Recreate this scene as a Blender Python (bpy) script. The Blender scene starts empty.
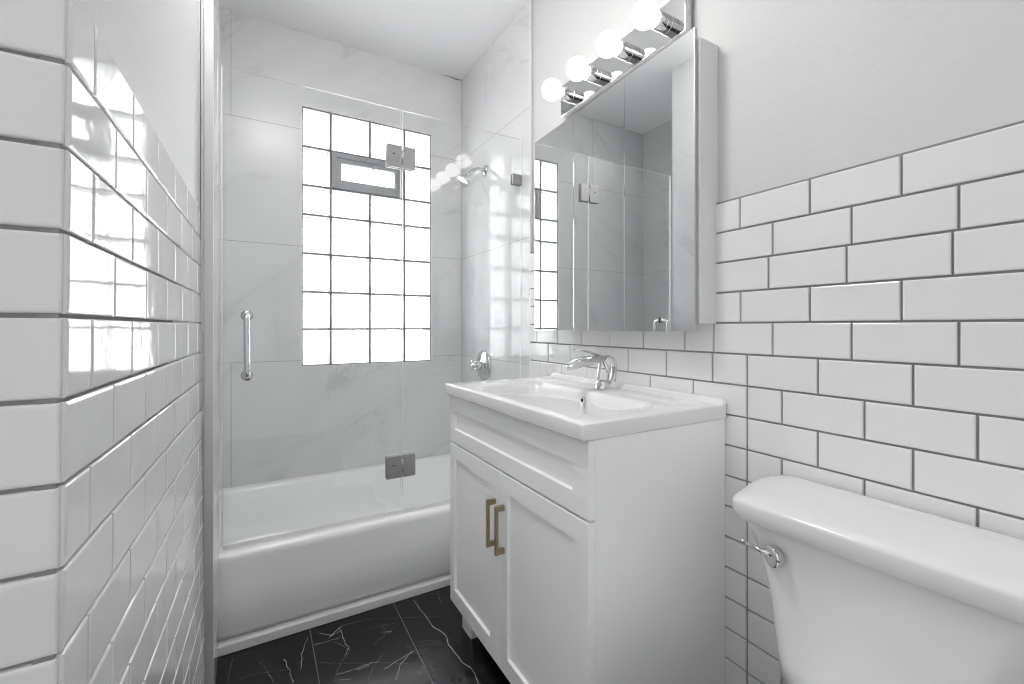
import bpy, bmesh, math, random
from mathutils import Vector, Matrix, noise

scene = bpy.context.scene
COL = scene.collection
H = 1.06                      # eye height above the floor

# ------------------------------------------------------------------ camera
cam_data = bpy.data.cameras.new('camera')
cam = bpy.data.objects.new('camera', cam_data)
COL.objects.link(cam)
YAW = math.radians(29.9)
FPX = 443.0
cam.location = (0, 0, H)
cam.rotation_euler = (math.radians(90), 0, -YAW)
cam_data.sensor_width = 36.0
cam_data.lens = FPX / 1024 * 36.0
cam_data.shift_y = -(342 - 326.9) / 1024
cam_data.clip_start = 0.01
scene.camera = cam

# ------------------------------------------------------------------ world, exposure
world = bpy.data.worlds.new('overcast_sky')
scene.world = world
world.use_nodes = True
wn = world.node_tree
wn.nodes.clear()
wo = wn.nodes.new('ShaderNodeOutputWorld')
wb = wn.nodes.new('ShaderNodeBackground')
wtc = wn.nodes.new('ShaderNodeTexCoord')
wsep = wn.nodes.new('ShaderNodeSeparateXYZ')
wr = wn.nodes.new('ShaderNodeFloatCurve')               # sky brightness by direction: hall, side, window
cu = wr.mapping.curves[0]
SKY_HALL, SKY_SIDE, SKY_WINDOW = 0.36, 0.36, 5.2           # (the curve holds an eighth of these)
cu.points[0].location = (0.0, SKY_HALL / 8); cu.points[1].location = (1.0, SKY_WINDOW / 8)
for x, v in ((.33, SKY_HALL), (.42, SKY_SIDE), (.55, SKY_SIDE), (.72, SKY_WINDOW)):
    cu.points.new(x, v / 8)
for q in cu.points: q.handle_type = 'VECTOR'
wr.mapping.update()
wmad = wn.nodes.new('ShaderNodeMath'); wmad.operation = 'MULTIPLY_ADD'
wmad.inputs[1].default_value = .5; wmad.inputs[2].default_value = .5
wmul = wn.nodes.new('ShaderNodeMath'); wmul.operation = 'MULTIPLY'; wmul.inputs[1].default_value = 8.0
wn.links.new(wtc.outputs['Generated'], wsep.inputs[0])
wn.links.new(wsep.outputs['Y'], wmad.inputs[0])
wn.links.new(wmad.outputs[0], wr.inputs['Value'])
wn.links.new(wr.outputs[0], wmul.inputs[0])
wb.inputs['Color'].default_value = (0.985, 0.99, 1.0, 1)
wn.links.new(wmul.outputs[0], wb.inputs['Strength'])
wn.links.new(wb.outputs[0], wo.inputs[0])

BULB_STRENGTH = 2.2
FILL_LAMP = 12.8  # strength of the added fill lamp out of view
scene.view_settings.view_transform = 'Standard'
scene.view_settings.look = 'None'
scene.view_settings.gamma = 1.0
scene.view_settings.use_curve_mapping = False
scene.view_settings.exposure = 1.14
scene.cycles.filter_width = 1.1
scene.cycles.use_denoising = True
scene.cycles.max_bounces = 14
scene.cycles.diffuse_bounces = 8
scene.cycles.glossy_bounces = 6
scene.cycles.transparent_max_bounces = 16
scene.cycles.transmission_bounces = 8
scene.cycles.sample_clamp_indirect = 6.0
scene.cycles.caustics_reflective = False
scene.cycles.caustics_refractive = False

# ------------------------------------------------------------------ materials
def new_mat(name):
    m = bpy.data.materials.new(name)
    m.use_nodes = True
    return m, m.node_tree, m.node_tree.nodes['Principled BSDF']

def plain(name, col, rough=0.5, metal=0.0, bump=None, coat=0.0, spec=0.5):
    m, nt, p = new_mat(name)
    p.inputs['Base Color'].default_value = (*col, 1)
    p.inputs['Roughness'].default_value = rough
    p.inputs['Metallic'].default_value = metal
    p.inputs['Coat Weight'].default_value = coat
    p.inputs['Specular IOR Level'].default_value = spec
    if bump:
        sc, st, dist = bump
        tc = nt.nodes.new('ShaderNodeTexCoord')
        n = nt.nodes.new('ShaderNodeTexNoise')
        n.inputs['Scale'].default_value = sc
        n.inputs['Detail'].default_value = 3
        b = nt.nodes.new('ShaderNodeBump')
        b.inputs['Strength'].default_value = st
        b.inputs['Distance'].default_value = dist
        nt.links.new(tc.outputs['Object'], n.inputs['Vector'])
        nt.links.new(n.outputs['Fac'], b.inputs['Height'])
        nt.links.new(b.outputs['Normal'], p.inputs['Normal'])
    return m

M = {}
M['paint'] = plain('painted_plaster', (.66, .66, .66), .55, bump=(38, .25, .004), spec=.35)
M['ceiling'] = plain('ceiling_paint', (.90, .90, .90), .7, bump=(25, .1, .003), spec=.3)
M['tile'] = plain('white_glazed_tile', (.79, .79, .79), .06, bump=(9, .22, .004))
M['grout'] = plain('grey_grout', (.27, .27, .27), .9, bump=(300, .3, .001))
M['pale_grout'] = plain('pale_grout', (.32, .32, .32), .9)
M['caulk'] = plain('white_caulk', (.74, .74, .74), .5)
M['tub'] = plain('tub_enamel', (.94, .94, .94), .12)
M['ceramic'] = plain('white_ceramic', (.80, .80, .80), .07)
M['lacquer'] = plain('white_lacquer', (.95, .95, .95), .32)
M['chrome'] = plain('chrome', (.66, .665, .67), .06, 1.0)
M['brushed'] = plain('brushed_nickel', (.40, .40, .40), .38, 1.0)
M['trim_grey'] = plain('satin_grey', (.62, .62, .62), .45, .6)
M['brass'] = plain('brushed_brass', (.43, .34, .22), .38, 1.0)
M['mirror'] = plain('mirror_silver', (.80, .815, .815), .0, 1.0)
M['cabinet_white'] = plain('cabinet_white', (.74, .74, .74), .4)
M['vent_grey'] = plain('vent_grey', (.33, .34, .35), .5)
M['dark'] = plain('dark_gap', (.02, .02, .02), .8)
M['rubber'] = plain('clear_seal', (.8, .8, .8), .3)
M['door_edge'] = plain('aluminium_door_edge', (.50, .50, .50), .35, .5)
M['blind'] = plain('blind_slat', (.75, .75, .74), .5)
M['mortar'] = plain('window_mortar', (.17, .17, .17), .9)

def marble(name, base, vein, scale, seed, rough, spec=.5):
    m, nt, p = new_mat(name)
    tc = nt.nodes.new('ShaderNodeTexCoord')
    mp = nt.nodes.new('ShaderNodeMapping')
    mp.inputs['Location'].default_value = (seed, seed * .7, seed * 1.3)
    mr_ = nt.nodes.new('ShaderNodeMapping')             # turn first, then stretch along the turned axis
    mr_.inputs['Rotation'].default_value = (-.6, .62, .25)
    nt.links.new(tc.outputs['Object'], mr_.inputs['Vector'])
    mp.inputs['Scale'].default_value = (scale * .45, scale * .8, scale * 1.8)
    nt.links.new(mr_.outputs[0], mp.inputs['Vector'])
    n1 = nt.nodes.new('ShaderNodeTexNoise')
    n1.inputs['Scale'].default_value = 1.3
    n1.inputs['Detail'].default_value = 7
    n1.inputs['Roughness'].default_value = .55
    n1.inputs['Distortion'].default_value = .5
    nt.links.new(mp.outputs[0], n1.inputs['Vector'])
    # thin veins where the noise crosses its middle
    s = nt.nodes.new('ShaderNodeMath'); s.operation = 'SUBTRACT'; s.inputs[1].default_value = .5
    a = nt.nodes.new('ShaderNodeMath'); a.operation = 'ABSOLUTE'
    r = nt.nodes.new('ShaderNodeMapRange')
    r.inputs['From Min'].default_value = 0.0
    r.inputs['From Max'].default_value = .022
    r.inputs['To Min'].default_value = 1.0
    r.inputs['To Max'].default_value = 0.0
    nt.links.new(n1.outputs['Fac'], s.inputs[0]); nt.links.new(s.outputs[0], a.inputs[0])
    nt.links.new(a.outputs[0], r.inputs['Value'])
    n2 = nt.nodes.new('ShaderNodeTexNoise')
    n2.inputs['Scale'].default_value = 2.1
    n2.inputs['Detail'].default_value = 5
    nt.links.new(mp.outputs[0], n2.inputs['Vector'])
    r2 = nt.nodes.new('ShaderNodeMapRange')
    r2.inputs['From Min'].default_value = .44
    r2.inputs['From Max'].default_value = .72
    nt.links.new(n2.outputs['Fac'], r2.inputs['Value'])
    mu = nt.nodes.new('ShaderNodeMath'); mu.operation = 'MULTIPLY'
    nt.links.new(r.outputs[0], mu.inputs[0]); nt.links.new(r2.outputs[0], mu.inputs[1])
    ad = nt.nodes.new('ShaderNodeMath'); ad.operation = 'MULTIPLY_ADD'
    nt.links.new(r2.outputs[0], ad.inputs[0]); ad.inputs[1].default_value = .38
    nt.links.new(mu.outputs[0], ad.inputs[2])
    mx = nt.nodes.new('ShaderNodeMixRGB')
    mx.inputs['Color1'].default_value = (*base, 1)
    mx.inputs['Color2'].default_value = (*vein, 1)
    nt.links.new(ad.outputs[0], mx.inputs['Fac'])
    nt.links.new(mx.outputs[0], p.inputs['Base Color'])
    p.inputs['Roughness'].default_value = rough
    p.inputs['Specular IOR Level'].default_value = spec
    return m

M['marble'] = marble('pale_grey_marble', (.72, .72, .725), (.57, .57, .58), 1.5, 3.1, .28)
M['marble_side'] = marble('pale_grey_marble_side', (.72, .72, .725), (.57, .57, .58), 1.4, 8.4, .045, .2)
M['floor'] = marble('black_marble', (.008, .008, .0095), (.035, .035, .037), 3.0, 5.0, .25, .4)
M['floor_vein'] = plain('white_vein', (.36, .36, .36), .35)
M['floor_vein_faint'] = plain('grey_vein', (.13, .13, .13), .35)
M['floor_grout'] = plain('floor_grout', (.17, .17, .17), .8)

def two_sided_ior(nt, fr, ior):
    # thin sheet: the same reflectance from either side of the surface
    ge = nt.nodes.new('ShaderNodeNewGeometry')
    mr = nt.nodes.new('ShaderNodeMapRange')
    mr.inputs['To Min'].default_value = ior; mr.inputs['To Max'].default_value = 1 / ior
    nt.links.new(ge.outputs['Backfacing'], mr.inputs['Value'])
    nt.links.new(mr.outputs[0], fr.inputs['IOR'])

def thin_glass(name, tint, extra=0.0):
    m, nt, p = new_mat(name)
    nt.nodes.remove(p)
    out = nt.nodes['Material Output']
    t = nt.nodes.new('ShaderNodeBsdfTransparent'); t.inputs[0].default_value = (*tint, 1)
    g = nt.nodes.new('ShaderNodeBsdfGlossy'); g.inputs['Roughness'].default_value = 0.0
    g.inputs['Color'].default_value = (1, 1, 1, 1)
    fr = nt.nodes.new('ShaderNodeFresnel')
    two_sided_ior(nt, fr, 1.5)
    mx = nt.nodes.new('ShaderNodeMixShader')
    nt.links.new(fr.outputs[0], mx.inputs[0])
    nt.links.new(t.outputs[0], mx.inputs[1]); nt.links.new(g.outputs[0], mx.inputs[2])
    nt.links.new(mx.outputs[0], out.inputs['Surface'])
    return m
M['glass'] = thin_glass('clear_glass', (.985, .99, .988))
M['glass_edge'] = plain('polished_glass_edge', (.92, .94, .94), .15)
M['glass_back'] = thin_glass('outer_glass', (.97, .98, .98))

def block_glass():
    m, nt, p = new_mat('wavy_block_glass')
    nt.nodes.remove(p)
    out = nt.nodes['Material Output']
    tc = nt.nodes.new('ShaderNodeTexCoord')
    n = nt.nodes.new('ShaderNodeTexNoise'); n.inputs['Scale'].default_value = 55
    n.inputs['Detail'].default_value = 3; n.inputs['Distortion'].default_value = 1.2
    nt.links.new(tc.outputs['Object'], n.inputs['Vector'])
    b = nt.nodes.new('ShaderNodeBump'); b.inputs['Strength'].default_value = .6
    b.inputs['Distance'].default_value = .006
    nt.links.new(n.outputs['Fac'], b.inputs['Height'])
    tl = nt.nodes.new('ShaderNodeBsdfTranslucent'); tl.inputs['Color'].default_value = (.95, .955, .96, 1)
    nt.links.new(b.outputs[0], tl.inputs['Normal'])
    cr = nt.nodes.new('ShaderNodeMapRange')
    cr.inputs['From Min'].default_value = .3; cr.inputs['From Max'].default_value = .7
    cr.inputs['To Min'].default_value = .55; cr.inputs['To Max'].default_value = 1.0
    nt.links.new(n.outputs['Fac'], cr.inputs['Value'])
    cc = nt.nodes.new('ShaderNodeCombineColor')
    for i in range(3):
        nt.links.new(cr.outputs[0], cc.inputs[i])
    tp = nt.nodes.new('ShaderNodeBsdfTransparent')
    nt.links.new(cc.outputs[0], tp.inputs['Color'])
    m1 = nt.nodes.new('ShaderNodeMixShader'); m1.inputs[0].default_value = .45
    nt.links.new(tl.outputs[0], m1.inputs[1]); nt.links.new(tp.outputs[0], m1.inputs[2])
    g = nt.nodes.new('ShaderNodeBsdfGlossy'); g.inputs['Roughness'].default_value = .08
    nt.links.new(b.outputs[0], g.inputs['Normal'])
    fr = nt.nodes.new('ShaderNodeFresnel'); two_sided_ior(nt, fr, 1.45)
    m2 = nt.nodes.new('ShaderNodeMixShader')
    nt.links.new(fr.outputs[0], m2.inputs[0])
    nt.links.new(m1.outputs[0], m2.inputs[1]); nt.links.new(g.outputs[0], m2.inputs[2])
    nt.links.new(m2.outputs[0], out.inputs['Surface'])
    return m
M['block'] = block_glass()

def bulb_mat(name, strength):
    m, nt, p = new_mat(name)
    p.inputs['Base Color'].default_value = (.9, .9, .88, 1)
    p.inputs['Roughness'].default_value = .2
    p.inputs['Emission Color'].default_value = (1, .985, .965, 1)
    p.inputs['Emission Strength'].default_value = strength
    return m
M['bulb'] = bulb_mat('lit_opal_bulb', BULB_STRENGTH)
M['fill_diffuser'] = bulb_mat('fill_lamp_glow', FILL_LAMP)  # glow of the added fill lamp

# ------------------------------------------------------------------ mesh helpers
class MB:
    """collects geometry in world coordinates and links it as one mesh object"""
    def __init__(self):
        self.bm = bmesh.new(); self.mats = []
    def mi(self, m):
        if m not in self.mats: self.mats.append(m)
        return self.mats.index(m)
    def face(self, pts, m, smooth=False):
        vs = [self.bm.verts.new(p) for p in pts]
        f = self.bm.faces.new(vs); f.material_index = self.mi(m); f.smooth = smooth
        return f
    def box(self, x0, x1, y0, y1, z0, z1, m, bevel=0.0, seg=2, mat=None):
        x0, x1 = sorted((x0, x1)); y0, y1 = sorted((y0, y1)); z0, z1 = sorted((z0, z1))
        t = bmesh.new()
        bmesh.ops.create_cube(t, size=1)
        for v in t.verts:
            v.co = Vector((x0 + (v.co.x + .5) * (x1 - x0), y0 + (v.co.y + .5) * (y1 - y0), z0 + (v.co.z + .5) * (z1 - z0)))
        if bevel:
            bmesh.ops.bevel(t, geom=list(t.edges), offset=bevel, segments=seg, profile=.5, affect='EDGES')
        if mat is not None:
            bmesh.ops.transform(t, matrix=mat, verts=t.verts)
        self.merge(t, m)
        return self
    def merge(self, t, m, smooth=False):
        k = self.mi(m); mp = {}
        for v in t.verts: mp[v] = self.bm.verts.new(v.co)
        for f in t.faces:
            g = self.bm.faces.new([mp[v] for v in f.verts]); g.material_index = k; g.smooth = smooth or f.smooth
        t.free()
    def loft(self, rings, m, cap0=True, cap1=True, smooth=True):
        k = self.mi(m)
        R = [[self.bm.verts.new(p) for p in r] for r in rings]
        n = len(R[0])
        for a, b in zip(R, R[1:]):
            for i in range(n):
                f = self.bm.faces.new((a[i], a[(i + 1) % n], b[(i + 1) % n], b[i]))
                f.material_index = k; f.smooth = smooth
        if cap0:
            f = self.bm.faces.new(R[0][::-1]); f.material_index = k
        if cap1:
            f = self.bm.faces.new(R[-1]); f.material_index = k
        return self
    def lathe(self, origin, axis, prof, m, n=32, smooth=True):
        """prof: list of (distance along axis, radius)"""
        o = Vector(origin); ax = Vector(axis).normalized()
        e1 = ax.orthogonal().normalized(); e2 = ax.cross(e1)
        rings = []
        for d, r in prof:
            rings.append([o + ax * d + (e1 * math.cos(2 * math.pi * i / n) + e2 * math.sin(2 * math.pi * i / n)) * max(r, 1e-5) for i in range(n)])
        return self.loft(rings, m, smooth=smooth)
    def tube(self, pts, rad, m, n=16, smooth=True):
        pts = [Vector(p) for p in pts]
        rs = rad if isinstance(rad, (list, tuple)) else [rad] * len(pts)
        up = None; rings = []
        for i, p in enumerate(pts):
            d = (pts[min(i + 1, len(pts) - 1)] - pts[max(i - 1, 0)]).normalized()
            if up is None: up = d.orthogonal().normalized()
            up = (up - d * up.dot(d)).normalized()
            s = d.cross(up)
            rings.append([p + (up * math.cos(2 * math.pi * k / n) + s * math.sin(2 * math.pi * k / n)) * rs[i] for k in range(n)])
        return self.loft(rings, m, smooth=smooth)
    def ribbon(self, pts, side, wid, thk, m, smooth=True, n=20):
        """elliptic-section sweep; side = width direction"""
        pts = [Vector(p) for p in pts]
        rings = []
        for i, p in enumerate(pts):
            d = (pts[min(i + 1, len(pts) - 1)] - pts[max(i - 1, 0)]).normalized()
            sd = Vector(side[i] if isinstance(side, list) else side)
            sd = (sd - d * sd.dot(d)).normalized()
            nn = d.cross(sd)
            w = wid[i] if isinstance(wid, list) else wid
            t = thk[i] if isinstance(thk, list) else thk
            ring = []
            for k in range(n):
                a = 2 * math.pi * k / n
                ca, sa = math.cos(a), math.sin(a)
                ring.append(p + sd * math.copysign(abs(ca) ** .8, ca) * w / 2 + nn * math.copysign(abs(sa) ** .8, sa) * t / 2)
            rings.append(ring)
        return self.loft(rings, m, smooth=smooth)
    def build(self, name, parent=None, kind=None, label=None, cat=None, group=None, autosmooth=None):
        bm = self.bm
        bmesh.ops.recalc_face_normals(bm, faces=bm.faces)
        off = Vector(parent['_o']) if parent is not None and '_o' in parent else Vector((0, 0, 0))
        for v in bm.verts: v.co -= off
        me = bpy.data.meshes.new(name)
        bm.to_mesh(me); bm.free()
        for m in self.mats: me.materials.append(m)
        if autosmooth is not None:
            for pl in me.polygons: pl.use_smooth = True
            me.set_sharp_from_angle(angle=math.radians(autosmooth))
        o = bpy.data.objects.new(name, me)
        COL.objects.link(o)
        if parent is not None:
            o.parent = parent
            o['_o'] = tuple(off)
        if kind: o['kind'] = kind
        if label: o['label'] = label
        if cat: o['category'] = cat
        if group: o['group'] = group
        return o

def thing(name, loc, label, cat):
    o = bpy.data.objects.new(name, None)
    o.empty_display_size = .05
    COL.objects.link(o)
    o.location = loc
    o['_o'] = tuple(loc)
    o['label'] = label; o['category'] = cat
    return o
def structure(name, loc=(0, 0, 0)):
    o = bpy.data.objects.new(name, None)
    o.empty_display_size = .05
    COL.objects.link(o); o.location = loc; o['_o'] = tuple(loc); o['kind'] = 'structure'
    return o

def smooth_curve(pts, n=8):
    """Catmull-Rom through the points"""
    P = [Vector(p) for p in pts]
    P = [P[0] * 2 - P[1]] + P + [P[-1] * 2 - P[-2]]
    out = []
    for i in range(1, len(P) - 2):
        for k in range(n):
            t = k / n
            a, b, c, d = P[i - 1], P[i], P[i + 1], P[i + 2]
            out.append(.5 * ((2 * b) + (c - a) * t + (2 * a - 5 * b + 4 * c - d) * t * t + (3 * b - a - 3 * c + d) * t ** 3))
    out.append(P[-2])
    return out

def rrect(cx, cy, hx, hy, r, z, n=8):
    """rounded rectangle ring, 4*(n+1) points"""
    pts = []
    rs = r if isinstance(r, (list, tuple)) else [r] * 4      # (+x+y),(-x+y),(-x-y),(+x-y)
    for q, (sx, sy) in enumerate(((1, 1), (-1, 1), (-1, -1), (1, -1))):
        rr = rs[q]
        ox, oy = cx + sx * (hx - rr), cy + sy * (hy - rr)
        for k in range(n + 1):
            a = math.pi / 2 * q + math.pi / 2 * k / n
            pts.append(Vector((ox + rr * math.cos(a), oy + rr * math.sin(a), z)))
    return pts

def tile_field(mb, P, rects, thick, gap, m, r1=.0015, r2=.004):
    """glazed tiles with softly rounded edges; P(u,v,n) maps onto the wall"""
    for (u0, u1, v0, v1) in rects:
        u0, u1, v0, v1 = u0 + gap / 2, u1 - gap / 2, v0 + gap / 2, v1 - gap / 2
        if u1 - u0 < .012 or v1 - v0 < .012: continue
        rings = []
        for ins, n in ((0, 0), (0, thick * .62), (r1 * .45, thick * .86), (r1 * 1.3, thick * .96), (r2, thick)):
            rings.append([P(u0 + ins, v0 + ins, n), P(u1 - ins, v0 + ins, n), P(u1 - ins, v1 - ins, n), P(u0 + ins, v1 - ins, n)])
        mb.loft(rings, m, cap0=False, smooth=False)

# ------------------------------------------------------------------ room shell
XR, YB, ZC = 1.06, 2.442, 2.533          # right wall, back wall, ceiling
YF = -1.35                               # wall behind the camera
XA = -.60                                # left end of the bath alcove
YJ = 1.76                                # glass plane
TUB_F = 1.72

def floor_pt(px, py):
    u = (px - 512) / FPX; s, c = math.sin(YAW), math.cos(YAW)
    t = H * FPX / (py - 326.9)
    return Vector((t * (s + c * u), t * (c - s * u), 0))

fl = MB()
fl.box(-1.8, XR + .1, -.35, 1.76, -.06, 0, M['floor'])
fl.box(-1.8, XR + .1, YF - .3, -.35, -.06, 0, M['floor'])
for gx in (-1.305, -1.012, -.719, -.426, -.133, .160, .453, .746, 1.039):
    fl.box(gx - .0012, gx + .0012, -.35, 1.72, -.002, .0003, M['floor_grout'])
for k, gx in enumerate((-1.305, -1.012, -.719, -.426, -.133, .160, .453, .746)):
    for j in range(-2, 3):
        y = .95 + j * .6 + (k % 2) * .3 - .3
        if -.3 < y < 1.1: fl.box(gx, gx + .293, y - .0012, y + .0012, -.002, .0003, M['floor_grout'])
rng = random.Random(4)
def vein(pts, w, m, z=.0004):
    jit = []
    for a, b in zip(pts, pts[1:]):
        for k in range(5):
            p = a.lerp(b, k / 5)
            jit.append(p + Vector((rng.uniform(-1, 1), rng.uniform(-1, 1), 0)) * .0022)
    jit.append(pts[-1])
    for i in range(len(jit) - 1):
        a, b = jit[i], jit[i + 1]
        d = (b - a)
        if d.length < 1e-5: continue
        s = Vector((-d.y, d.x, 0)).normalized() * w * rng.uniform(.3, .75)
        up = Vector((0, 0, z))
        fl.face([a - s + up, b - s + up, b + s + up, a + s + up], m)
def cp(L):  # vein sketch points
    return [floor_pt(220 + x / 3.657, 560 + y / 3.657) for x, y in L]
vein(cp([(708, 145), (775, 240), (825, 275), (835, 310), (885, 375), (920, 395), (945, 450), (985, 540)]), .0026, M['floor_vein'])
bright = [[(345, 310), (400, 296), (440, 282)], [(365, 270), (410, 276), (445, 258)], [(440, 250), (455, 300), (472, 322), (456, 350)],
          [(425, 420), (480, 405), (530, 385), (572, 372)], [(430, 440), (480, 436)], [(640, 440), (662, 380), (700, 335)],
          [(320, 285), (300, 340), (295, 400)], [(235, 365), (255, 405), (268, 450)], [(505, 402), (545, 386)], [(590, 265), (628, 262)],
          [(400, 282), (448, 240)], [(600, 400), (680, 350), (715, 330)]]
faint = [[(60, 440), (120, 420), (180, 410), (260, 400)], [(45, 360), (30, 450)], [(145, 375), (175, 410), (195, 450)],
         [(350, 375), (430, 380), (560, 375), (690, 380)], [(560, 310), (620, 260), (660, 232)], [(590, 240), (622, 270)],
         [(420, 300), (480, 330), (440, 380), (415, 440)], [(715, 135), (800, 122)], [(520, 260), (600, 236), (640, 232)],
         [(440, 240), (560, 215), (840, 205)], [(540, 440), (560, 395), (600, 340)], [(795, 120), (810, 160)]]
for L in bright: vein(cp(L), .0016, M['floor_vein'])
for L in faint: vein(cp(L), .0012, M['floor_vein_faint'])
for _ in range(26):                                     # the rest of the floor, towards the camera
    p = Vector((rng.uniform(-1.5, .95), rng.uniform(-.2, 1.05), 0)); a = rng.uniform(0, 6.3); L = [p]
    for k in range(4):
        a += rng.uniform(-.5, .5); L.append(L[-1] + Vector((math.cos(a), math.sin(a), 0)) * rng.uniform(.04, .12))
    vein(L, .0018, M['floor_vein_faint'])
fl.build('floor', kind='structure')

MB().box(-1.8, XR + .1, YF - .1, YB + .2, ZC, ZC + .08, M['ceiling']).build('ceiling', kind='structure')

# right wall: plaster, subway wainscot up to z = 1.386, marble in the alcove
YM = 1.673
ROW, Z0 = .079, H + .0103
zl = lambda k: Z0 + (4 - k) * ROW                       # grout line k (0 = top edge)
wr_ = structure('wall_right')
MB().box(XR + .006, XR + .16, YF - .1, YB + .2, 0, ZC, M['paint']).build('plaster', wr_)
w = MB()
w.box(XR - .0015, XR + .0062, YF, YM, 0, zl(0) + .003, M['grout'])
w.build('grout', wr_)
J = {0: [.682, .519, .359, .2], 1: [.60, .44, .28, .122], 2: [.61, .449, .288, .13], 3: [.68, .519, .359, .2],
     4: [1.616, 1.464, 1.31, 1.157, 1.004, .848, .756, .60, .44, .28, .12],
     5: [1.53, 1.38, 1.223, 1.07, .913, .759, .663, .503, .342, .182],
     6: [1.59, 1.437, 1.284, 1.128, .975, .82, .663, .579, .418, .257, .1]}
def row_joints(k):
    if k in J:
        L = list(J[k])
    else:
        L = list(J[5]) if k % 2 else list(J[6])
    top = L[0]
    while top + .155 < YM: top += .155; L.append(top)
    b = min(L)
    while b - .158 > YF: b -= .158; L.append(b)
    return sorted(set([YF, YM] + [round(v, 4) for v in L]))
tf = MB()
Pr = lambda u, v, n: Vector((XR - .0005 - n, u, v))
rects = []
k = 0
while zl(k + 1) > -.05:
    L = row_joints(k)
    for a, b in zip(L, L[1:]): rects.append((a, b, max(zl(k + 1), 0), zl(k)))
    k += 1
tile_field(tf, Pr, rects, .0062, .0042, M['tile'])
tf.build('wainscot', wr_)
MB().box(XR - .002, XR + .007, YM + .004, YB, .2, ZC, M['marble_side']).build('marble', wr_)
g = MB()
for z in (H + .987, H + .403, H - .168):
    g.box(XR - .0024, XR, YM + .004, YB, z - .001, z + .001, M['pale_grout'])
g.build('marble_joints', wr_)
MB().box(XR - .006, XR + .004, YM - .004, YM + .005, 0, ZC, M['caulk'], .001).build('trim_1', kind='structure')

# back wall with the window opening
WX0, WX1, WZ0, WZ1 = .194, .868, H - .196, H + 1.107
wbk = structure('wall_back')
w = MB()
for (x0, x1, z0, z1) in ((-1.8, WX0, 0, ZC), (WX1, XR + .01, 0, ZC), (WX0, WX1, 0, WZ0), (WX0, WX1, WZ1, ZC)):
    w.box(x0, x1, YB + .008, YB + .17, z0, z1, M['paint'])
w.build('plaster', wbk)
w = MB()
for (x0, x1, z0, z1) in ((XA, WX0, .2, ZC), (WX1, XR, .2, ZC), (WX0, WX1, .2, WZ0), (WX0, WX1, WZ1, ZC)):
    w.box(x0, x1, YB, YB + .009, z0, z1, M['marble'])
w.build('marble', wbk)
g = MB()
for z in (H + .987, H + .403, H - .168):
    for (x0, x1) in (((XA, WX0), (WX1, XR)) if WZ0 < z < WZ1 else ((XA, XR),)):
        g.box(x0, x1, YB - .0006, YB + .002, z - .001, z + .001, M['pale_grout'])
g.box(-.107, -.105, YB - .0006, YB + .002, H + .987, ZC, M['pale_grout'])
g.box(-.107, -.1045, YB - .0006, YB + .002, .3, H - .168, M['pale_grout'])
g.box(XR - .003, XR, YB - .002, YB, .3, ZC, M['pale_grout'])
for x0, x1, d in ((.945, .985, .003), (.985, 1.012, .006), (1.012, 1.035, .009), (1.035, 1.055, .005)):   # chipped plaster under the ceiling
    g.box(x0, x1, YB - .0012, YB + .001, ZC - d, ZC, M['grout'])
g.build('marble_joints', wbk)

# left wall block: plaster above a subway wainscot, turning the corner towards the camera
wl = structure('wall_left')
YN, YE = .566, 1.497
def xl(y, z):                                           # slightly out of plumb, as built
    t = (y - YN) / (YE - YN)
    return (-.155 + .021 * t) + (.0093 * (1 - t) - .0078 * t) * (z - H)
def prism(mb, foot, z0, z1, m):
    mb.loft([[Vector((x, y, z0)) for x, y in foot], [Vector((x, y, z1)) for x, y in foot]], m, smooth=False)
w = MB()
prism(w, [(-1.8, YN + .012), (-.170, YN + .012), (-.139, 1.488), (-.19, 1.488), (-.19, 1.4985), (-.1375, 1.4995), (-.1375, 1.7085), (-1.8, 1.7085)], 0, ZC, M['paint'])
w.box(-.189, -.150, 1.4885, 1.498, 0, ZC, M['dark'])  # shade inside the narrow gap, put in as a near-black box
w.build('plaster', wl)
g = MB()
def slab_left(y0, y1, z0, z1, n0, n1, m, steps=1):
    rings = []
    for z in (z0, z1):
        pass
    a = [Vector((xl(y0, z0) + n0, y0, z0)), Vector((xl(y1, z0) + n0, y1, z0)), Vector((xl(y1, z1) + n0, y1, z1)), Vector((xl(y0, z1) + n0, y0, z1))]
    b = [p + Vector((n1 - n0, 0, 0)) for p in a]
    g.loft([a, b], m, smooth=False)
slab_left(YN + .0015, YE, 0, zl(0) + .002, -.02, -.0055, M['grout'])
g.box(-1.8, -.17, YN + .005, YN + .0125, 0, zl(0) + .002, M['grout'])
g.build('grout', wl)
tf = MB()
Pl = lambda u, v, n: Vector((xl(u, v) - .0065 + n, u, v))
JA = [.637, .794, .951, 1.108, 1.265, 1.42]
JB = [.716, .873, 1.03, 1.187, 1.344]
rects = []; face = []
k = 0
while zl(k + 1) > -.05:
    L = [YN + .0030] + (JA if k % 2 == 0 else JB) + [YE]
    for a, b in zip(L, L[1:]): rects.append((a, b, max(zl(k + 1), 0), zl(k)))
    xs = [0, .155 if k % 2 else .078]
    while xs[-1] < 1.5: xs.append(xs[-1] + .157)
    for a, b in zip(xs, xs[1:]): face.append((a, b, max(zl(k + 1), 0), zl(k)))
    k += 1
tile_field(tf, Pl, rects, .0065, .0034, M['tile'])
tile_field(tf, lambda u, v, n: Vector((xl(YN, v) - .0012 - u, YN + .006 - n, v)), face, .0065, .0042, M['tile'])
tf.build('wainscot', wl)
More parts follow.
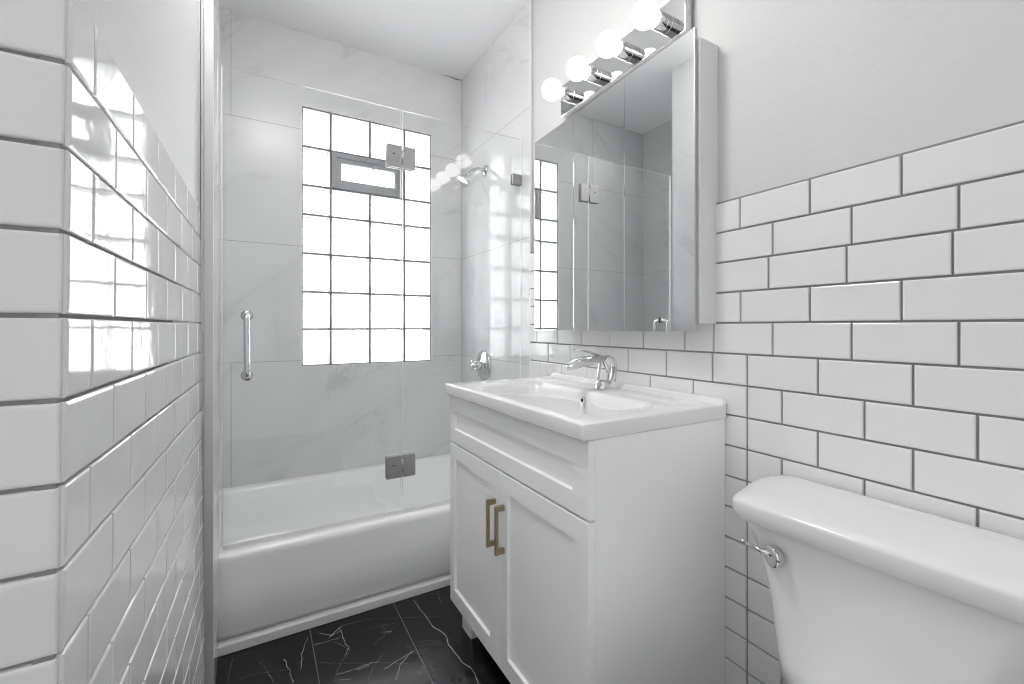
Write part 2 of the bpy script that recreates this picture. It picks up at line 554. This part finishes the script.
# polished marble return between the wainscot and the glass, and the hidden end of the alcove
w = MB()
w.box(-.1355, -.108, 1.4995, 1.699, 0, .3185, M['marble_side'])
w.box(-.1355, -.108, 1.4995, 1.748, .3185, ZC, M['marble_side'])
w.box(XA, -.137, 1.709, 1.7135, .32, ZC, M['marble_side'])
w.build('marble', wl)
wa = structure('wall_alcove')
w = MB(); w.box(XA - .12, XA - .008, 1.7095, YB + .009, 0, ZC, M['paint']); w.build('plaster', wa)
w = MB()
w.box(XA - .009, XA, 1.7095, YB, .2, ZC, M['marble_side'])
w.build('marble', wa)
g = MB()
for z in (H + .987, H + .403, H - .168):
    g.box(XA - .002, XA + .0006, 1.752, YB, z - .001, z + .001, M['pale_grout'])
g.build('marble_joints', wa)
MB().box(-.129, -.1068, 1.4965, 1.502, 0, ZC, M['trim_grey'], .0008).build('trim_2', kind='structure')  # grey strip over the front face of the marble return
MB().box(XA - .002, XR - .006, 1.7005, 1.738, 0, .031, M['caulk'], .003).build('trim_3', kind='structure')

# wall behind the camera with a narrow blind-covered window (it shows only as a reflection)
w = MB()
VX0, VX1, VZ0, VZ1 = .14, .36, .72, 1.62
for (x0, x1, z0, z1) in ((-.55, VX0, 0, ZC), (VX1, XR + .01, 0, ZC), (VX0, VX1, 0, VZ0), (VX0, VX1, VZ1, ZC)):
    w.box(x0, x1, YF - .12, YF, z0, z1, M['paint'])
w.build('wall_front', kind='structure')
w2 = structure('window_2')
f = MB()
f.box(VX0, VX1, YF - .10, YF - .06, VZ0, VZ0 + .03, M['cabinet_white']); f.box(VX0, VX1, YF - .10, YF - .06, VZ1 - .03, VZ1, M['cabinet_white'])
f.box(VX0, VX0 + .02, YF - .10, YF - .06, VZ0 + .03, VZ1 - .03, M['cabinet_white']); f.box(VX1 - .02, VX1, YF - .10, YF - .06, VZ0 + .03, VZ1 - .03, M['cabinet_white'])
f.build('window_frame', w2)
b = MB()
z = VZ0 + .04
while z < VZ1 - .04:
    b.box(VX0 + .022, VX1 - .022, -.019, .019, -.0009, .0009, M['blind'], mat=Matrix.Translation((0, YF - .035, z)) @ Matrix.Rotation(math.radians(38), 4, 'X'))
    z += .032
b.build('blind', w2)

# ------------------------------------------------------------------ glass-block window
w1 = structure('window_1')
colx = [.194, .330, .527, .715, .868]
rowz = [H + v for v in (1.107, .911, .716, .569, .372, .178, -.011, -.196)]
gm = MB()
YW0, YW1 = YB + .010, YB + .085
VENT = (1, 3, 1)                       # columns 1..2, row 1
jw = .010
for x in colx:
    xx = min(max(x, colx[0] - .001), colx[-1] + .001)
    if x == colx[2]:
        gm.box(xx - jw / 2, xx + jw / 2, YW0, YW1, rowz[1], rowz[0], M['mortar']); gm.box(xx - jw / 2, xx + jw / 2, YW0, YW1, rowz[7], rowz[2], M['mortar'])
    else:
        gm.box(xx - jw / 2, xx + jw / 2, YW0, YW1, rowz[7], rowz[0], M['mortar'])
for z in rowz:
    zz = min(max(z, rowz[-1] - .0015), rowz[0] - .0005)
    gm.box(colx[0] - .003, colx[-1] + .003, YW0 + .0004, YW1 - .0004, zz - jw / 2, zz + jw / 2, M['mortar'])
gm.build('mortar_grid', w1)
gb = MB()
for r in range(7):
    for c in range(4):
        if r == 1 and c in (1, 2): continue
        x0, x1, z0, z1 = colx[c] + jw / 2, colx[c + 1] - jw / 2, rowz[r + 1] + jw / 2, rowz[r] - jw / 2
        if c == 0: x0 = colx[0] + .002
        if c == 3: x1 = colx[4] - .002
        if r == 6: z0 = rowz[7] + .002
        # body with a raised rim round a wavy face
        ri = .013
        prof = [(0, YW1 - .002), (0, YW0 + .004), (.003, YW0 - .0005), (ri * .7, YW0 - .001), (ri, YW0 + .0022), (ri + .006, YW0 + .0015)]
        rings = [[Vector((x0 + i, y, z0 + i)), Vector((x1 - i, y, z0 + i)), Vector((x1 - i, y, z1 - i)), Vector((x0 + i, y, z1 - i))] for i, y in prof]
        gb.loft(rings, M['block'], cap0=False, smooth=False)
        gb.face(rings[0], M['glass_back'])
gb.build('glass_blocks', w1)
# hopper vent in place of two blocks
vx0, vx1, vz0, vz1 = colx[1] + jw / 2, colx[3] - jw / 2, rowz[2] + jw / 2, rowz[1] - jw / 2
vf = MB()
def frame(mb, x0, x1, z0, z1, wd, y0, y1, m, bv=.002):
    mb.box(x0, x1, y0, y1, z0, z0 + wd, m, bv); mb.box(x0, x1, y0, y1, z1 - wd, z1, m, bv)
    mb.box(x0, x0 + wd, y0, y1, z0 + wd * .9, z1 - wd * .9, m, bv); mb.box(x1 - wd, x1, y0, y1, z0 + wd * .9, z1 - wd * .9, m, bv)
frame(vf, vx0, vx1, vz0, vz1, .024, YW0 - .004, YW1, M['vent_grey'])
vfo = vf.build('vent_frame', w1)
vs = MB(); frame(vs, vx0 + .022, vx1 - .022, vz0 + .022, vz1 - .022, .026, YW0 + .004, YW0 + .04, M['vent_grey'])
vs.build('vent_sash', w1)
MB().box(vx0 + .046, vx1 - .046, YW0 + .018, YW0 + .023, vz0 + .046, vz1 - .046, M['block']).build('vent_pane', w1)
vl = MB(); xm = (vx0 + vx1) / 2 + .02
vl.box(xm - .003, xm + .003, YW0 - .012, YW0 + .004, vz1 - .075, vz1 - .035, M['vent_grey'], .001)
vl.build('vent_latch', w1)

# ------------------------------------------------------------------ bathtub
tub = thing('bathtub', (.23, 2.08, 0), 'white enamel alcove bathtub under the glass block window behind the shower glass', 'bathtub')
t = MB()
X0, X1 = XA + .001, XR - .003
cx, hx = (X0 + X1) / 2, (X1 - X0) / 2
def tr(yf, yb, inset, r, z): return rrect(cx, (yf + yb) / 2, hx - inset, (yb - yf) / 2, r, z, 10)
YBk = YB - .003
rings = [tr(1.742, YBk, 0, .004, .002), tr(1.742, YBk, 0, .004, .036), tr(1.735, YBk, 0, .004, .042), tr(1.717, YBk, 0, .004, .050), tr(1.714, YBk, 0, .004, .056),
         tr(1.7185, YBk, 0, .004, .19), tr(1.7205, YBk, 0, .004, .285), tr(1.7205, YBk, 0, .004, .297), tr(1.724, YBk, 0, .004, .307),
         tr(1.732, YBk, 0, .004, .3125), tr(1.745, YBk, 0, .004, .314), tr(1.79, 2.402, .05, .06, .313), tr(1.802, 2.394, .06, .07, .308),
         tr(1.81, 2.388, .068, .08, .295), tr(1.84, 2.37, .10, .11, .17), tr(1.87, 2.345, .14, .13, .095), tr(1.91, 2.30, .2, .14, .07), tr(1.97, 2.24, .3, .12, .064)]
t.loft(rings, M['tub'], cap0=True, cap1=True)
t.build('tub_body', tub, autosmooth=50)
MB().lathe((.78, 2.10, .0645), (0, 0, 1), [(0, .036), (.004, .035), (.006, .028), (.005, .0)], M['chrome']).build('drain', tub, label='chrome drain')

# ------------------------------------------------------------------ shower glass
ZG0, ZG1 = .3175, H + .868
XD0, XD1, XP1 = -.100, .4985, XR - .004
def pane(mb, x0, x1, z0, z1):
    y0, y1 = YJ - .004, YJ + .004
    mb.face([(x0, y0, z0), (x1, y0, z0), (x1, y0, z1), (x0, y0, z1)], M['glass'])
    mb.face([(x0, y1, z0), (x1, y1, z0), (x1, y1, z1), (x0, y1, z1)], M['glass'])
    for q in ([(x0, y0, z0), (x0, y1, z0), (x0, y1, z1), (x0, y0, z1)], [(x1, y0, z0), (x1, y1, z0), (x1, y1, z1), (x1, y0, z1)],
              [(x0, y0, z1), (x1, y0, z1), (x1, y1, z1), (x0, y1, z1)], [(x0, y0, z0), (x1, y0, z0), (x1, y1, z0), (x0, y1, z0)]):
        mb.face(q, M['glass_edge'])
    bmesh.ops.remove_doubles(mb.bm, verts=mb.bm.verts, dist=1e-6)
door = thing('shower_door', (XD1, YJ, ZG0), 'frameless hinged glass shower door with a chrome pull handle over the left of the tub', 'shower door')
mb = MB(); pane(mb, XD0, XD1, ZG0 + .012, ZG1); mb.build('glass_pane', door)
mb = MB(); mb.box(XD0, XD1, YJ - .006, YJ + .006, ZG0 + .001, ZG0 + .014, M['rubber'], .001); mb.build('sweep_seal', door)
mb = MB(); mb.box(XD0 - .005, XD0 - .0005, YJ - .006, YJ + .006, ZG0 + .012, ZG1, M['rubber'], .001); mb.build('edge_seal', door)
panel = thing('glass_screen', (XP1, YJ, ZG0), 'fixed frameless glass screen clamped to the marble side wall beside the shower door', 'glass screen')
mb = MB(); pane(mb, XD1 + .006, XP1, ZG0, ZG1); mb.build('glass_pane', panel)
mb = MB(); mb.box(XD1 + .006, XP1, YJ - .007, YJ - .0045, ZG0 - .003, ZG0 + .006, M['caulk']); mb.box(XD1 + .006, XP1, YJ + .0045, YJ + .007, ZG0 - .003, ZG0 + .006, M['caulk']); mb.build('silicone_bead', panel)
for zc in (H + .677, H - .555):
    h = MB()
    for (a, b) in ((XD1 - .059, XD1 + .0005), (XD1 + .0065, XD1 + .056)):
        for (y0, y1) in ((YJ - .0125, YJ - .0045), (YJ + .0045, YJ + .0125)):
            h.box(a, b, y0, y1, zc - .044, zc + .044, M['brushed'], .0012)
    h.tube([(XD1 + .0035, YJ - .006, zc - .026), (XD1 + .0035, YJ - .006, zc + .026)], .0065, M['brushed'])
    h.box(XD1 - .036, XD1 - .028, YJ - .0135, YJ - .0123, zc + .006, zc + .010, M['dark'])
    h.build('hinge', door, label='square brushed metal glass hinge')
    c = MB()
    for (y0, y1) in ((YJ - .0125, YJ - .0045), (YJ + .0045, YJ + .0125)):
        c.box(XP1 - .047, XP1 + .0005, y0, y1, zc - .024, zc + .024, M['brushed'], .0012)
    c.build('wall_clamp', panel, label='square brushed metal wall clamp')
hd = MB()
hx_, z1, z0 = -.031, H + .040, H - .168
for s in (-1, 1):
    yy = YJ + s * .046
    path = smooth_curve([(hx_, YJ + s * .004, z1 - .002), (hx_, YJ + s * .03, z1 - .003), (hx_, yy - s * .004, z1 - .008), (hx_, yy, z1 - .026), (hx_, yy, (z0 + z1) / 2), (hx_, yy, z0 + .026), (hx_, yy - s * .004, z0 + .008), (hx_, YJ + s * .03, z0 + .003), (hx_, YJ + s * .004, z0 + .002)], 6)
    hd.tube(path, .0085, M['chrome'])
hb = hd.build('handle', door, label='vertical chrome pull handle')
for z in (z1 - .002, z0 + .002):
    r = MB()
    for s in (-1, 1):
        r.lathe((hx_, YJ + s * .0042, z), (0, s, 0), [(0, .0165), (.004, .0165), (.006, .013), (.006, .009)], M['chrome'])
        r.lathe((hx_, YJ + s * .0042, z), (0, s, 0), [(0, .0175), (.0015, .0175)], M['dark'])
    r.build('rosette', hb)

# ------------------------------------------------------------------ shower fittings on the marble side wall
sv = thing('shower_valve', (XR - .002, 2.14, H - .205), 'round chrome shower valve with cross handle low on the marble wall behind the vanity', 'shower valve')
e = MB(); e.lathe((XR - .002, 2.14, H - .205), (-1, 0, 0), [(0, .079), (.006, .079), (.012, .074), (.018, .058), (.022, .034), (.024, .024)], M['chrome'], 48)
e.build('escutcheon', sv)
e = MB(); e.lathe((XR - .024, 2.14, H - .205), (-1, 0, 0), [(0, .024), (.012, .022), (.03, .017), (.042, .016), (.05, .012), (.053, 0)], M['chrome'])
for k in range(4):
    a = math.pi / 4 + k * math.pi / 2
    d = Vector((0, math.cos(a), math.sin(a)))
    o = Vector((XR - .062, 2.14, H - .205))
    e.tube([o, o + d * .02, o + d * .032, o + d * .036], [.0065, .0055, .0085, .003], M['chrome'])
e.build('cross_handle', sv)
sh = thing('wall_shower', (XR - .002, 2.127, H + .835), 'small chrome shower head on a short bent arm high on the marble wall', 'shower')
e = MB(); e.lathe((XR - .002, 2.127, H + .835), (-1, 0, 0), [(0, .028), (.004, .028), (.012, .020), (.014, .012)], M['chrome']); e.build('flange', sh)
e = MB(); arm = smooth_curve([(XR - .01, 2.127, H + .835), (XR - .045, 2.127, H + .838), (XR - .075, 2.128, H + .822), (XR - .095, 2.13, H + .80)], 6)
e.tube(arm, .0095, M['chrome']); e.build('shower_arm', sh)
e = MB(); e.lathe((XR - .092, 2.13, H + .804), (-.62, 0, -.78), [(0, .012), (.012, .015), (.018, .013), (.026, .018), (.05, .034), (.058, .036), (.061, .033), (.061, 0)], M['chrome']); e.build('spray_head', sh)

# ------------------------------------------------------------------ vanity
VY0, VY1, VXF = .721, 1.483, .598
van = thing('vanity_cabinet', (.83, 1.1, 0), 'white shaker vanity cabinet with two doors and brass pulls under the sink', 'vanity')
c = MB()
for (ya, yb) in ((VY0, VY0 + .018), (VY1 - .018, VY1)):
    c.box(VXF + .019, XR - .008, ya, yb, .085, .822, M['lacquer'], .0012)
c.box(VXF + .019, XR - .008, VY0 + .018, VY1 - .018, .085, .103, M['lacquer'])
c.box(XR - .020, XR - .008, VY0 + .018, VY1 - .018, .103, .80, M['lacquer'])
c.build('cabinet_body', van)
def shaker(mb, y0, y1, z0, z1, ry0, ry1, rz0, rz1, x, th, m):
    """flat front with a recessed panel, facing -x"""
    d = .0075; e = .003; bv = .0015
    def q(a, b, c_, d_, xx): return [Vector((xx, a, c_)), Vector((xx, b, c_)), Vector((xx, b, d_)), Vector((xx, a, d_))]
    mb.loft([q(y0, y1, z0, z1, x + th), q(y0, y1, z0, z1, x + bv), q(y0 + bv, y1 - bv, z0 + bv, z1 - bv, x), q(ry0, ry1, rz0, rz1, x),
             q(ry0 + e, ry1 - e, rz0 + e, rz1 - e, x + d)], m, smooth=False)
mb = MB(); shaker(mb, VY0, VY1, .654, .821, .775, 1.444, .702, .764, VXF, .018, M['lacquer']); mb.build('drawer_front', van)
YC = 1.110
for (y0, y1, r0, r1, hy) in ((YC + .0015, VY1, 1.172, 1.444, 1.139), (VY0, YC - .0015, .772, 1.066, 1.086)):
    mb = MB(); shaker(mb, y0, y1, .088, .6485, r0, r1, .140, .598, VXF, .018, M['lacquer'])
    d = mb.build('door', van)
    p = MB()
    zt, zb_ = H - .497, H - .633
    p.box(VXF - .028, VXF - .019, hy - .005, hy + .005, zb_, zt, M['brass'], .0008)
    for z in (zt - .008, zb_ + .008):
        p.box(VXF - .0195, VXF + .0005, hy - .005, hy + .005, z - .0075, z + .0075, M['brass'], .0008)
    p.build('pull_handle', d, label='brushed brass bar pull')
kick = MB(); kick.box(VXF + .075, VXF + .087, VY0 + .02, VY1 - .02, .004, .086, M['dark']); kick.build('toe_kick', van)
for (ya, yb, sg) in ((VY1 - .040, VY1 - .143, 1), (VY0 + .115, VY0 + .012, -1)):
    for (xa, xb) in ((VXF + .030, VXF + .068), (XR - .07, XR - .012)):
        lg = MB()
        n = 10; pro = []
        for k in range(n + 1):
            tt = k / n
            pro.append((tt, .086 * (1 - tt)))
        out_y = ya if sg > 0 else yb
        in_y = yb if sg > 0 else ya
        poly = [(out_y, .0870), (out_y, .0), (out_y - sg * .072, 0), (out_y - sg * .078, .012), (out_y - sg * .082, .03), (out_y - sg * .088, .05), (out_y - sg * .103, .068), (out_y - sg * .103, .0870)]
        lg.loft([[Vector((xa, y, z)) for y, z in poly], [Vector((xb, y, z)) for y, z in poly]], M['lacquer'], smooth=False)
        lg.build('leg', van)

# sink top with integrated basin
SY0, SY1, SX0, SX1 = .714, 1.484, .578, XR - .0072
ZT = .860
sink = thing('sink_top', (.82, 1.1, .8225), 'white ceramic sink top with integrated rectangular basin on the vanity cabinet', 'sink')
s = MB()
scx, scy, shx, shy = (SX0 + SX1) / 2, (SY0 + SY1) / 2, (SX1 - SX0) / 2, (SY1 - SY0) / 2
def sr(ins, r, z): return rrect(scx, scy, shx - ins, shy - ins, r, z, 10)
bcx, bcy, bhx, bhy = .757, 1.085, .138, .283
def br(ins, r, z, sh=0): return rrect(bcx + sh, bcy, bhx - ins, bhy - ins * 1.25, r, z, 10)
s.loft([sr(.003, .008, .823), sr(.0005, .008, .8255), sr(0, .008, .828), sr(0, .008, .856), sr(.0008, .008, .8585), sr(.003, .008, ZT),
        br(-.008, .052, ZT), br(-.003, .050, ZT - .0015), br(.003, .048, ZT - .007), br(.011, .046, ZT - .025), br(.022, .05, ZT - .065, .004),
        br(.036, .06, ZT - .088, .004), br(.065, .06, ZT - .098, .004), br(.10, .035, ZT - .101, .004)], M['ceramic'], cap0=True, cap1=True)
s.build('basin_slab', sink, autosmooth=50)
b = MB()
prof = [(SX1 - .027, ZT - .001), (SX1 - .022, ZT + .004), (SX1 - .017, ZT + .011), (SX1 - .010, ZT + .0145), (SX1 - .003, ZT + .0145), (SX1, ZT + .012), (SX1, ZT - .001)]
rings = []
for y, kx in ((SY0 + .0005, .55), (SY0 + .004, .85), (SY0 + .012, 1), (SY1 - .012, 1), (SY1 - .004, .85), (SY1 - .0005, .55)):
    rings.append([Vector((SX1 - (SX1 - x) * (.7 + .3 * kx), y, ZT - .001 + (z - ZT + .001) * kx)) for x, z in prof])
b.loft(rings, M['ceramic']); b.build('back_ledge', sink, autosmooth=60)
o = MB(); oc = Vector((.8800, 1.088, ZT - .030)); ax = Vector((-1, 0, .25)).normalized()
o.lathe(oc, ax, [(-.004, .0125), (.003, .0125), (.0045, .011), (.0045, .0075), (.002, .007)], M['chrome'], 24)
o.lathe(oc, ax, [(.002, .0072), (.0022, .0)], M['dark'], 24)
o.build('overflow_ring', sink, label='chrome overflow ring')
o = MB(); o.lathe((bcx + .004, bcy, ZT - .1015), (0, 0, 1), [(0, .03), (.003, .03), (.0045, .026), (.003, .02), (.006, .016), (.006, 0)], M['chrome'], 28); o.build('drain', sink, label='chrome drain')

# faucet: base, looping ribbon, leaf spout, blade lever
FY = 1.094
fa = thing('faucet', (.966, FY, ZT), 'chrome ribbon-shaped faucet with a leaf spout standing on the sink top', 'faucet')
b = MB(); b.lathe((.966, FY, ZT + .0002), (0, 0, 1), [(0, .0245), (.004, .0245), (.006, .0225), (.016, .0222), (.024, .020), (.03, .016)], M['chrome'])
b.build('base', fa)
b = MB()
path = smooth_curve([(.984, FY - .004, ZT + .014), (1.000, FY - .006, ZT + .030), (1.010, FY - .006, ZT + .055), (1.010, FY - .005, ZT + .078), (1.000, FY - .003, ZT + .096), (.986, FY, ZT + .103), (.960, FY, ZT + .099), (.930, FY, ZT + .094)], 7)
n = len(path)
b.ribbon(path, (0, 1, 0), [.020 + .006 * math.sin(math.pi * i / (n - 1)) for i in range(n)], [.010] * n, M['chrome'])
path = smooth_curve([(.952, FY + .005, ZT + .018), (.953, FY + .006, ZT + .04), (.956, FY + .003, ZT + .065), (.960, FY, ZT + .09)], 7)
n = len(path)
b.ribbon(path, [Vector((.5 * (1 - i / n), 1, 0)) for i in range(n)], [.012 + .008 * i / n for i in range(n)], .008, M['chrome'])
path = smooth_curve([(.978, FY - .008, ZT + .024), (.983, FY - .010, ZT + .045), (.978, FY - .006, ZT + .07), (.966, FY, ZT + .092)], 7)
n = len(path)
b.ribbon(path, [Vector((-.5, 1, 0)) for i in range(n)], .014, .007, M['chrome'])
b.build('neck', fa)
b = MB()
path = smooth_curve([(.975, FY, ZT + .099), (.955, FY, ZT + .096), (.925, FY, ZT + .094), (.895, FY, ZT + .092), (.865, FY, ZT + .086), (.842, FY, ZT + .078), (.826, FY, ZT + .072)], 6)
n = len(path)
wd = []; th = []
for i in range(n):
    t = i / (n - 1)
    wd.append(.016 + .032 * math.sin(math.pi * min(1, t * .95 + .03)) ** 1.1)
    th.append(.012 + .022 * math.sin(math.pi * min(1, t * .92 + .03)) - .004 * t)
wd[-1] = .008; th[-1] = .004
b.ribbon(path, (0, 1, 0), wd, th, M['chrome']); b.build('spout', fa)
b = MB()
path = smooth_curve([(.972, FY, ZT + .101), (.945, FY, ZT + .110), (.915, FY, ZT + .119), (.885, FY, ZT + .126), (.852, FY, ZT + .130)], 6)
n = len(path)
b.ribbon(path, (0, 1, 0), [.014 - .005 * i / n for i in range(n)], [.009 - .004 * i / n for i in range(n)], M['chrome']); b.build('lever', fa)

# ------------------------------------------------------------------ medicine cabinet
mc = thing('medicine_cabinet', (XR - .03, 1.138, H - .013), 'three-panel mirrored medicine cabinet on the wall above the sink', 'medicine cabinet')
c = MB(); c.box(.9925, XR + .0055, .750, 1.508, H + .008, H + .75, M['cabinet_white'], .0015); c.build('cabinet_box', mc)
ys = [.757, 1.0105, 1.264, 1.519]
def ztop(y): return H + .775 - (y - .757) / .762 * .026
for a, b_ in zip(ys, ys[1:]):
    y0, y1 = a + .0007, b_ - .0007
    d = MB()
    zb_ = H - .0125
    bk = [Vector((.991, y0, zb_)), Vector((.991, y1, zb_)), Vector((.991, y1, ztop(y1))), Vector((.991, y0, ztop(y0)))]
    fr = [p + Vector((-.011, 0, 0)) for p in bk]
    d.loft([bk, fr], M['door_edge'], cap1=False, smooth=False)
    e_ = .0015
    inn = [Vector((.97985, y0 + e_, zb_ + e_)), Vector((.97985, y1 - e_, zb_ + e_)), Vector((.97985, y1 - e_, ztop(y1) - e_)), Vector((.97985, y0 + e_, ztop(y0) - e_))]
    d.loft([fr, inn], M['mirror'], cap0=False, cap1=True, smooth=False)
    bmesh.ops.remove_doubles(d.bm, verts=d.bm.verts, dist=1e-6)
    d.build('mirror_door', mc)

# ------------------------------------------------------------------ vanity light
vlt = thing('vanity_light', (XR - .01, 1.122, H + .885), 'chrome bar light with four lit globe bulbs above the mirrored cabinet', 'wall light')
c = MB(); c.box(1.035, XR + .006, .828, 1.417, H + .826, H + .945, M['chrome'], .004, 3); c.build('mounting_bar', vlt)
for y in (.894, 1.046, 1.198, 1.35):
    s = MB(); s.lathe((1.0352, y, H + .879), (-1, 0, 0), [(0, .026), (.003, .026), (.004, .0245), (.020, .0245), (.0205, .0235), (.022, .0235), (.0225, .0245), (.046, .0245), (.048, .022), (.048, .016)], M['chrome'], 32)
    so = s.build('socket', vlt, autosmooth=35)
    g = MB()
    R_ = .0375; ctr = .089
    prof = [(.046, .0135), (.051, .0145)]
    for k in range(1, 25):
        a = math.pi * (.13 + .87 * k / 24)
        prof.append((ctr - R_ * math.cos(a), R_ * math.sin(a)))
    g.lathe((1.0352, y, H + .879), (-1, 0, 0), prof, M['bulb'], 32)
    g.build('bulb', so, label='lit white globe bulb')

# ------------------------------------------------------------------ added fill lamp under the ceiling, out of view, brightening the alcove
cl = thing('fill_light', (.09, 1.1, ZC), 'added round fill lamp out of view under the bathroom ceiling', 'fill light')
c = MB(); c.lathe((.09, 1.1, ZC + .0005), (0, 0, -1), [(0, .20), (.022, .20), (.026, .196), (.026, .17)], M['cabinet_white'], 48); c.build('base_ring', cl)
c = MB(); c.lathe((.09, 1.1, ZC - .02), (0, 0, -1), [(0, .188), (.02, .188), (.045, .175), (.066, .14), (.08, .08), (.084, 0)], M['fill_diffuser'], 48); c.build('fill_diffuser', cl)

# ------------------------------------------------------------------ toilet
to = thing('toilet', (.75, .335, 0), 'white ceramic toilet with a tank lid against the tiled wall beside the vanity', 'toilet')
TY = .335
def d_ring(xb, xf, hw, z, bulge, n=40, dr=.05):
    """tank outline: flat back at xb, gently bowed front reaching xf, half width hw"""
    return rrect((xb + xf) / 2, TY, (xb - xf) / 2, hw, [.018, dr, dr, .018], z, 10) if not bulge else \
        [Vector((p.x - (bulge * max(0, 1 - ((p.y - TY) / hw) ** 2) if p.x < (xb + xf) / 2 else 0), p.y, p.z)) for p in rrect((xb + xf) / 2, TY, (xb - xf) / 2, hw, [.018, dr, dr, .018], z, 10)]
XBk = XR - .022
def ease(z, T):
    for (za, va), (zb, vb) in zip(T, T[1:]):
        if z <= zb: return va + (vb - va) * (z - za) / (zb - za)
    return T[-1][1]
c = MB()
HW = [(.385, .128), (.40, .150), (.47, .158), (.545, .166), (.60, .178), (.65, .199), (.672, .213), (.6885, .223)]
XF = [(.385, .87), (.40, .846), (.55, .840), (.6885, .836)]
c.loft([d_ring(XBk, ease(z, XF), ease(z, HW), z, .006, dr=.045) for z in (.385, .392, .40, .44, .49, .545, .58, .61, .635, .655, .675, .6885)], M['ceramic'])
c.build('tank', to, autosmooth=60)
c = MB()
half = [(.8015, .515), (.8025, .527), (.807, .537), (.817, .543), (.832, .549), (.868, .557), (.909, .568), (.945, .575), (.976, .577), (1.003, .574), (1.022, .567), (1.036, .556), (1.042, .544)]
out = [(x, y) for x, y in half]
out += [(1.042, .126)] + [(x, 2 * TY - y) for x, y in half[::-1][1:]]
out = [(x + (max(0, .53 - y) * .045 if x < .9 else 0), y) for x, y in out]
ccx, ccy = .925, TY
def lid(ins, z):
    # move the outline inwards by ins along each axis
    return [Vector((ccx + (x - ccx) * (1 - ins / .117), ccy + (y - ccy) * (1 - ins / .24), z)) for x, y in out]
c.loft([lid(.012, .6885), lid(.008, .6895), lid(.003, .697), lid(.0, .708), lid(0, .7205), lid(.0008, .7240), lid(.003, .7268), lid(.006, .7284), lid(.02, .7316), lid(.045, .7338), lid(.08, .7343)], M['ceramic'])
c.build('tank_lid', to, autosmooth=35)
# flush lever at the left corner of the tank
c = MB()
lc = Vector((.835, .463, H - .4225)); ax = Vector((-1, .42, .0)).normalized()
c.lathe(lc, ax, [(0, .014), (.006, .0165), (.012, .019), (.017, .019), (.019, .017), (.0155, .006), (.015, 0)], M['chrome'], 32)
tip = Vector((.822, .524, H - .418))
c.tube([lc + ax * .012 + Vector((0, .006, .001)), lc.lerp(tip, .5) + ax * .008, tip], [.0045, .004, .0032], M['chrome'], 12)
c.lathe(tip, (0, 1, 0), [(-.002, .003), (0, .0042), (.003, .0042), (.005, .002)], M['chrome'], 12)
c.build('flush_lever', to, label='chrome flush lever')
# bowl, seat and cover (below the frame)
def egg(cx_, hx_, hy_, z, n=40):
    pts = []
    for k in range(n):
        a = 2 * math.pi * k / n
        ca, sa = math.cos(a), math.sin(a)
        x = cx_ + hx_ * (ca if ca > 0 else ca * 1.15)
        pts.append(Vector((x, TY + hy_ * math.copysign(abs(sa) ** .9, sa), z)))
    return pts
c = MB()
c.loft([egg(.72, .24, .105, 0), egg(.72, .24, .103, .03), egg(.73, .20, .095, .12), egg(.71, .21, .12, .22), egg(.68, .23, .15, .32), egg(.67, .24, .162, .37), egg(.67, .24, .164, .388),
        egg(.66, .20, .13, .388), egg(.66, .18, .12, .34), egg(.68, .10, .07, .22)], M['ceramic'])
c.build('bowl', to, autosmooth=60)
c = MB(); c.box(.80, XBk, TY - .12, TY + .12, .25, .3845, M['ceramic'], .02, 4); c.build('tank_shelf', to, autosmooth=60)
c = MB(); c.loft([egg(.655, .185, .165, .390), egg(.655, .19, .169, .396), egg(.655, .185, .166, .402)], M['ceramic']); c.build('seat', to, autosmooth=60)
c = MB(); c.loft([egg(.655, .185, .166, .4035), egg(.655, .19, .169, .409), egg(.655, .185, .166, .414), egg(.655, .14, .12, .417)], M['ceramic']); c.build('seat_cover', to, autosmooth=60)

for o in list(bpy.data.objects):
    if '_o' in o: del o['_o']
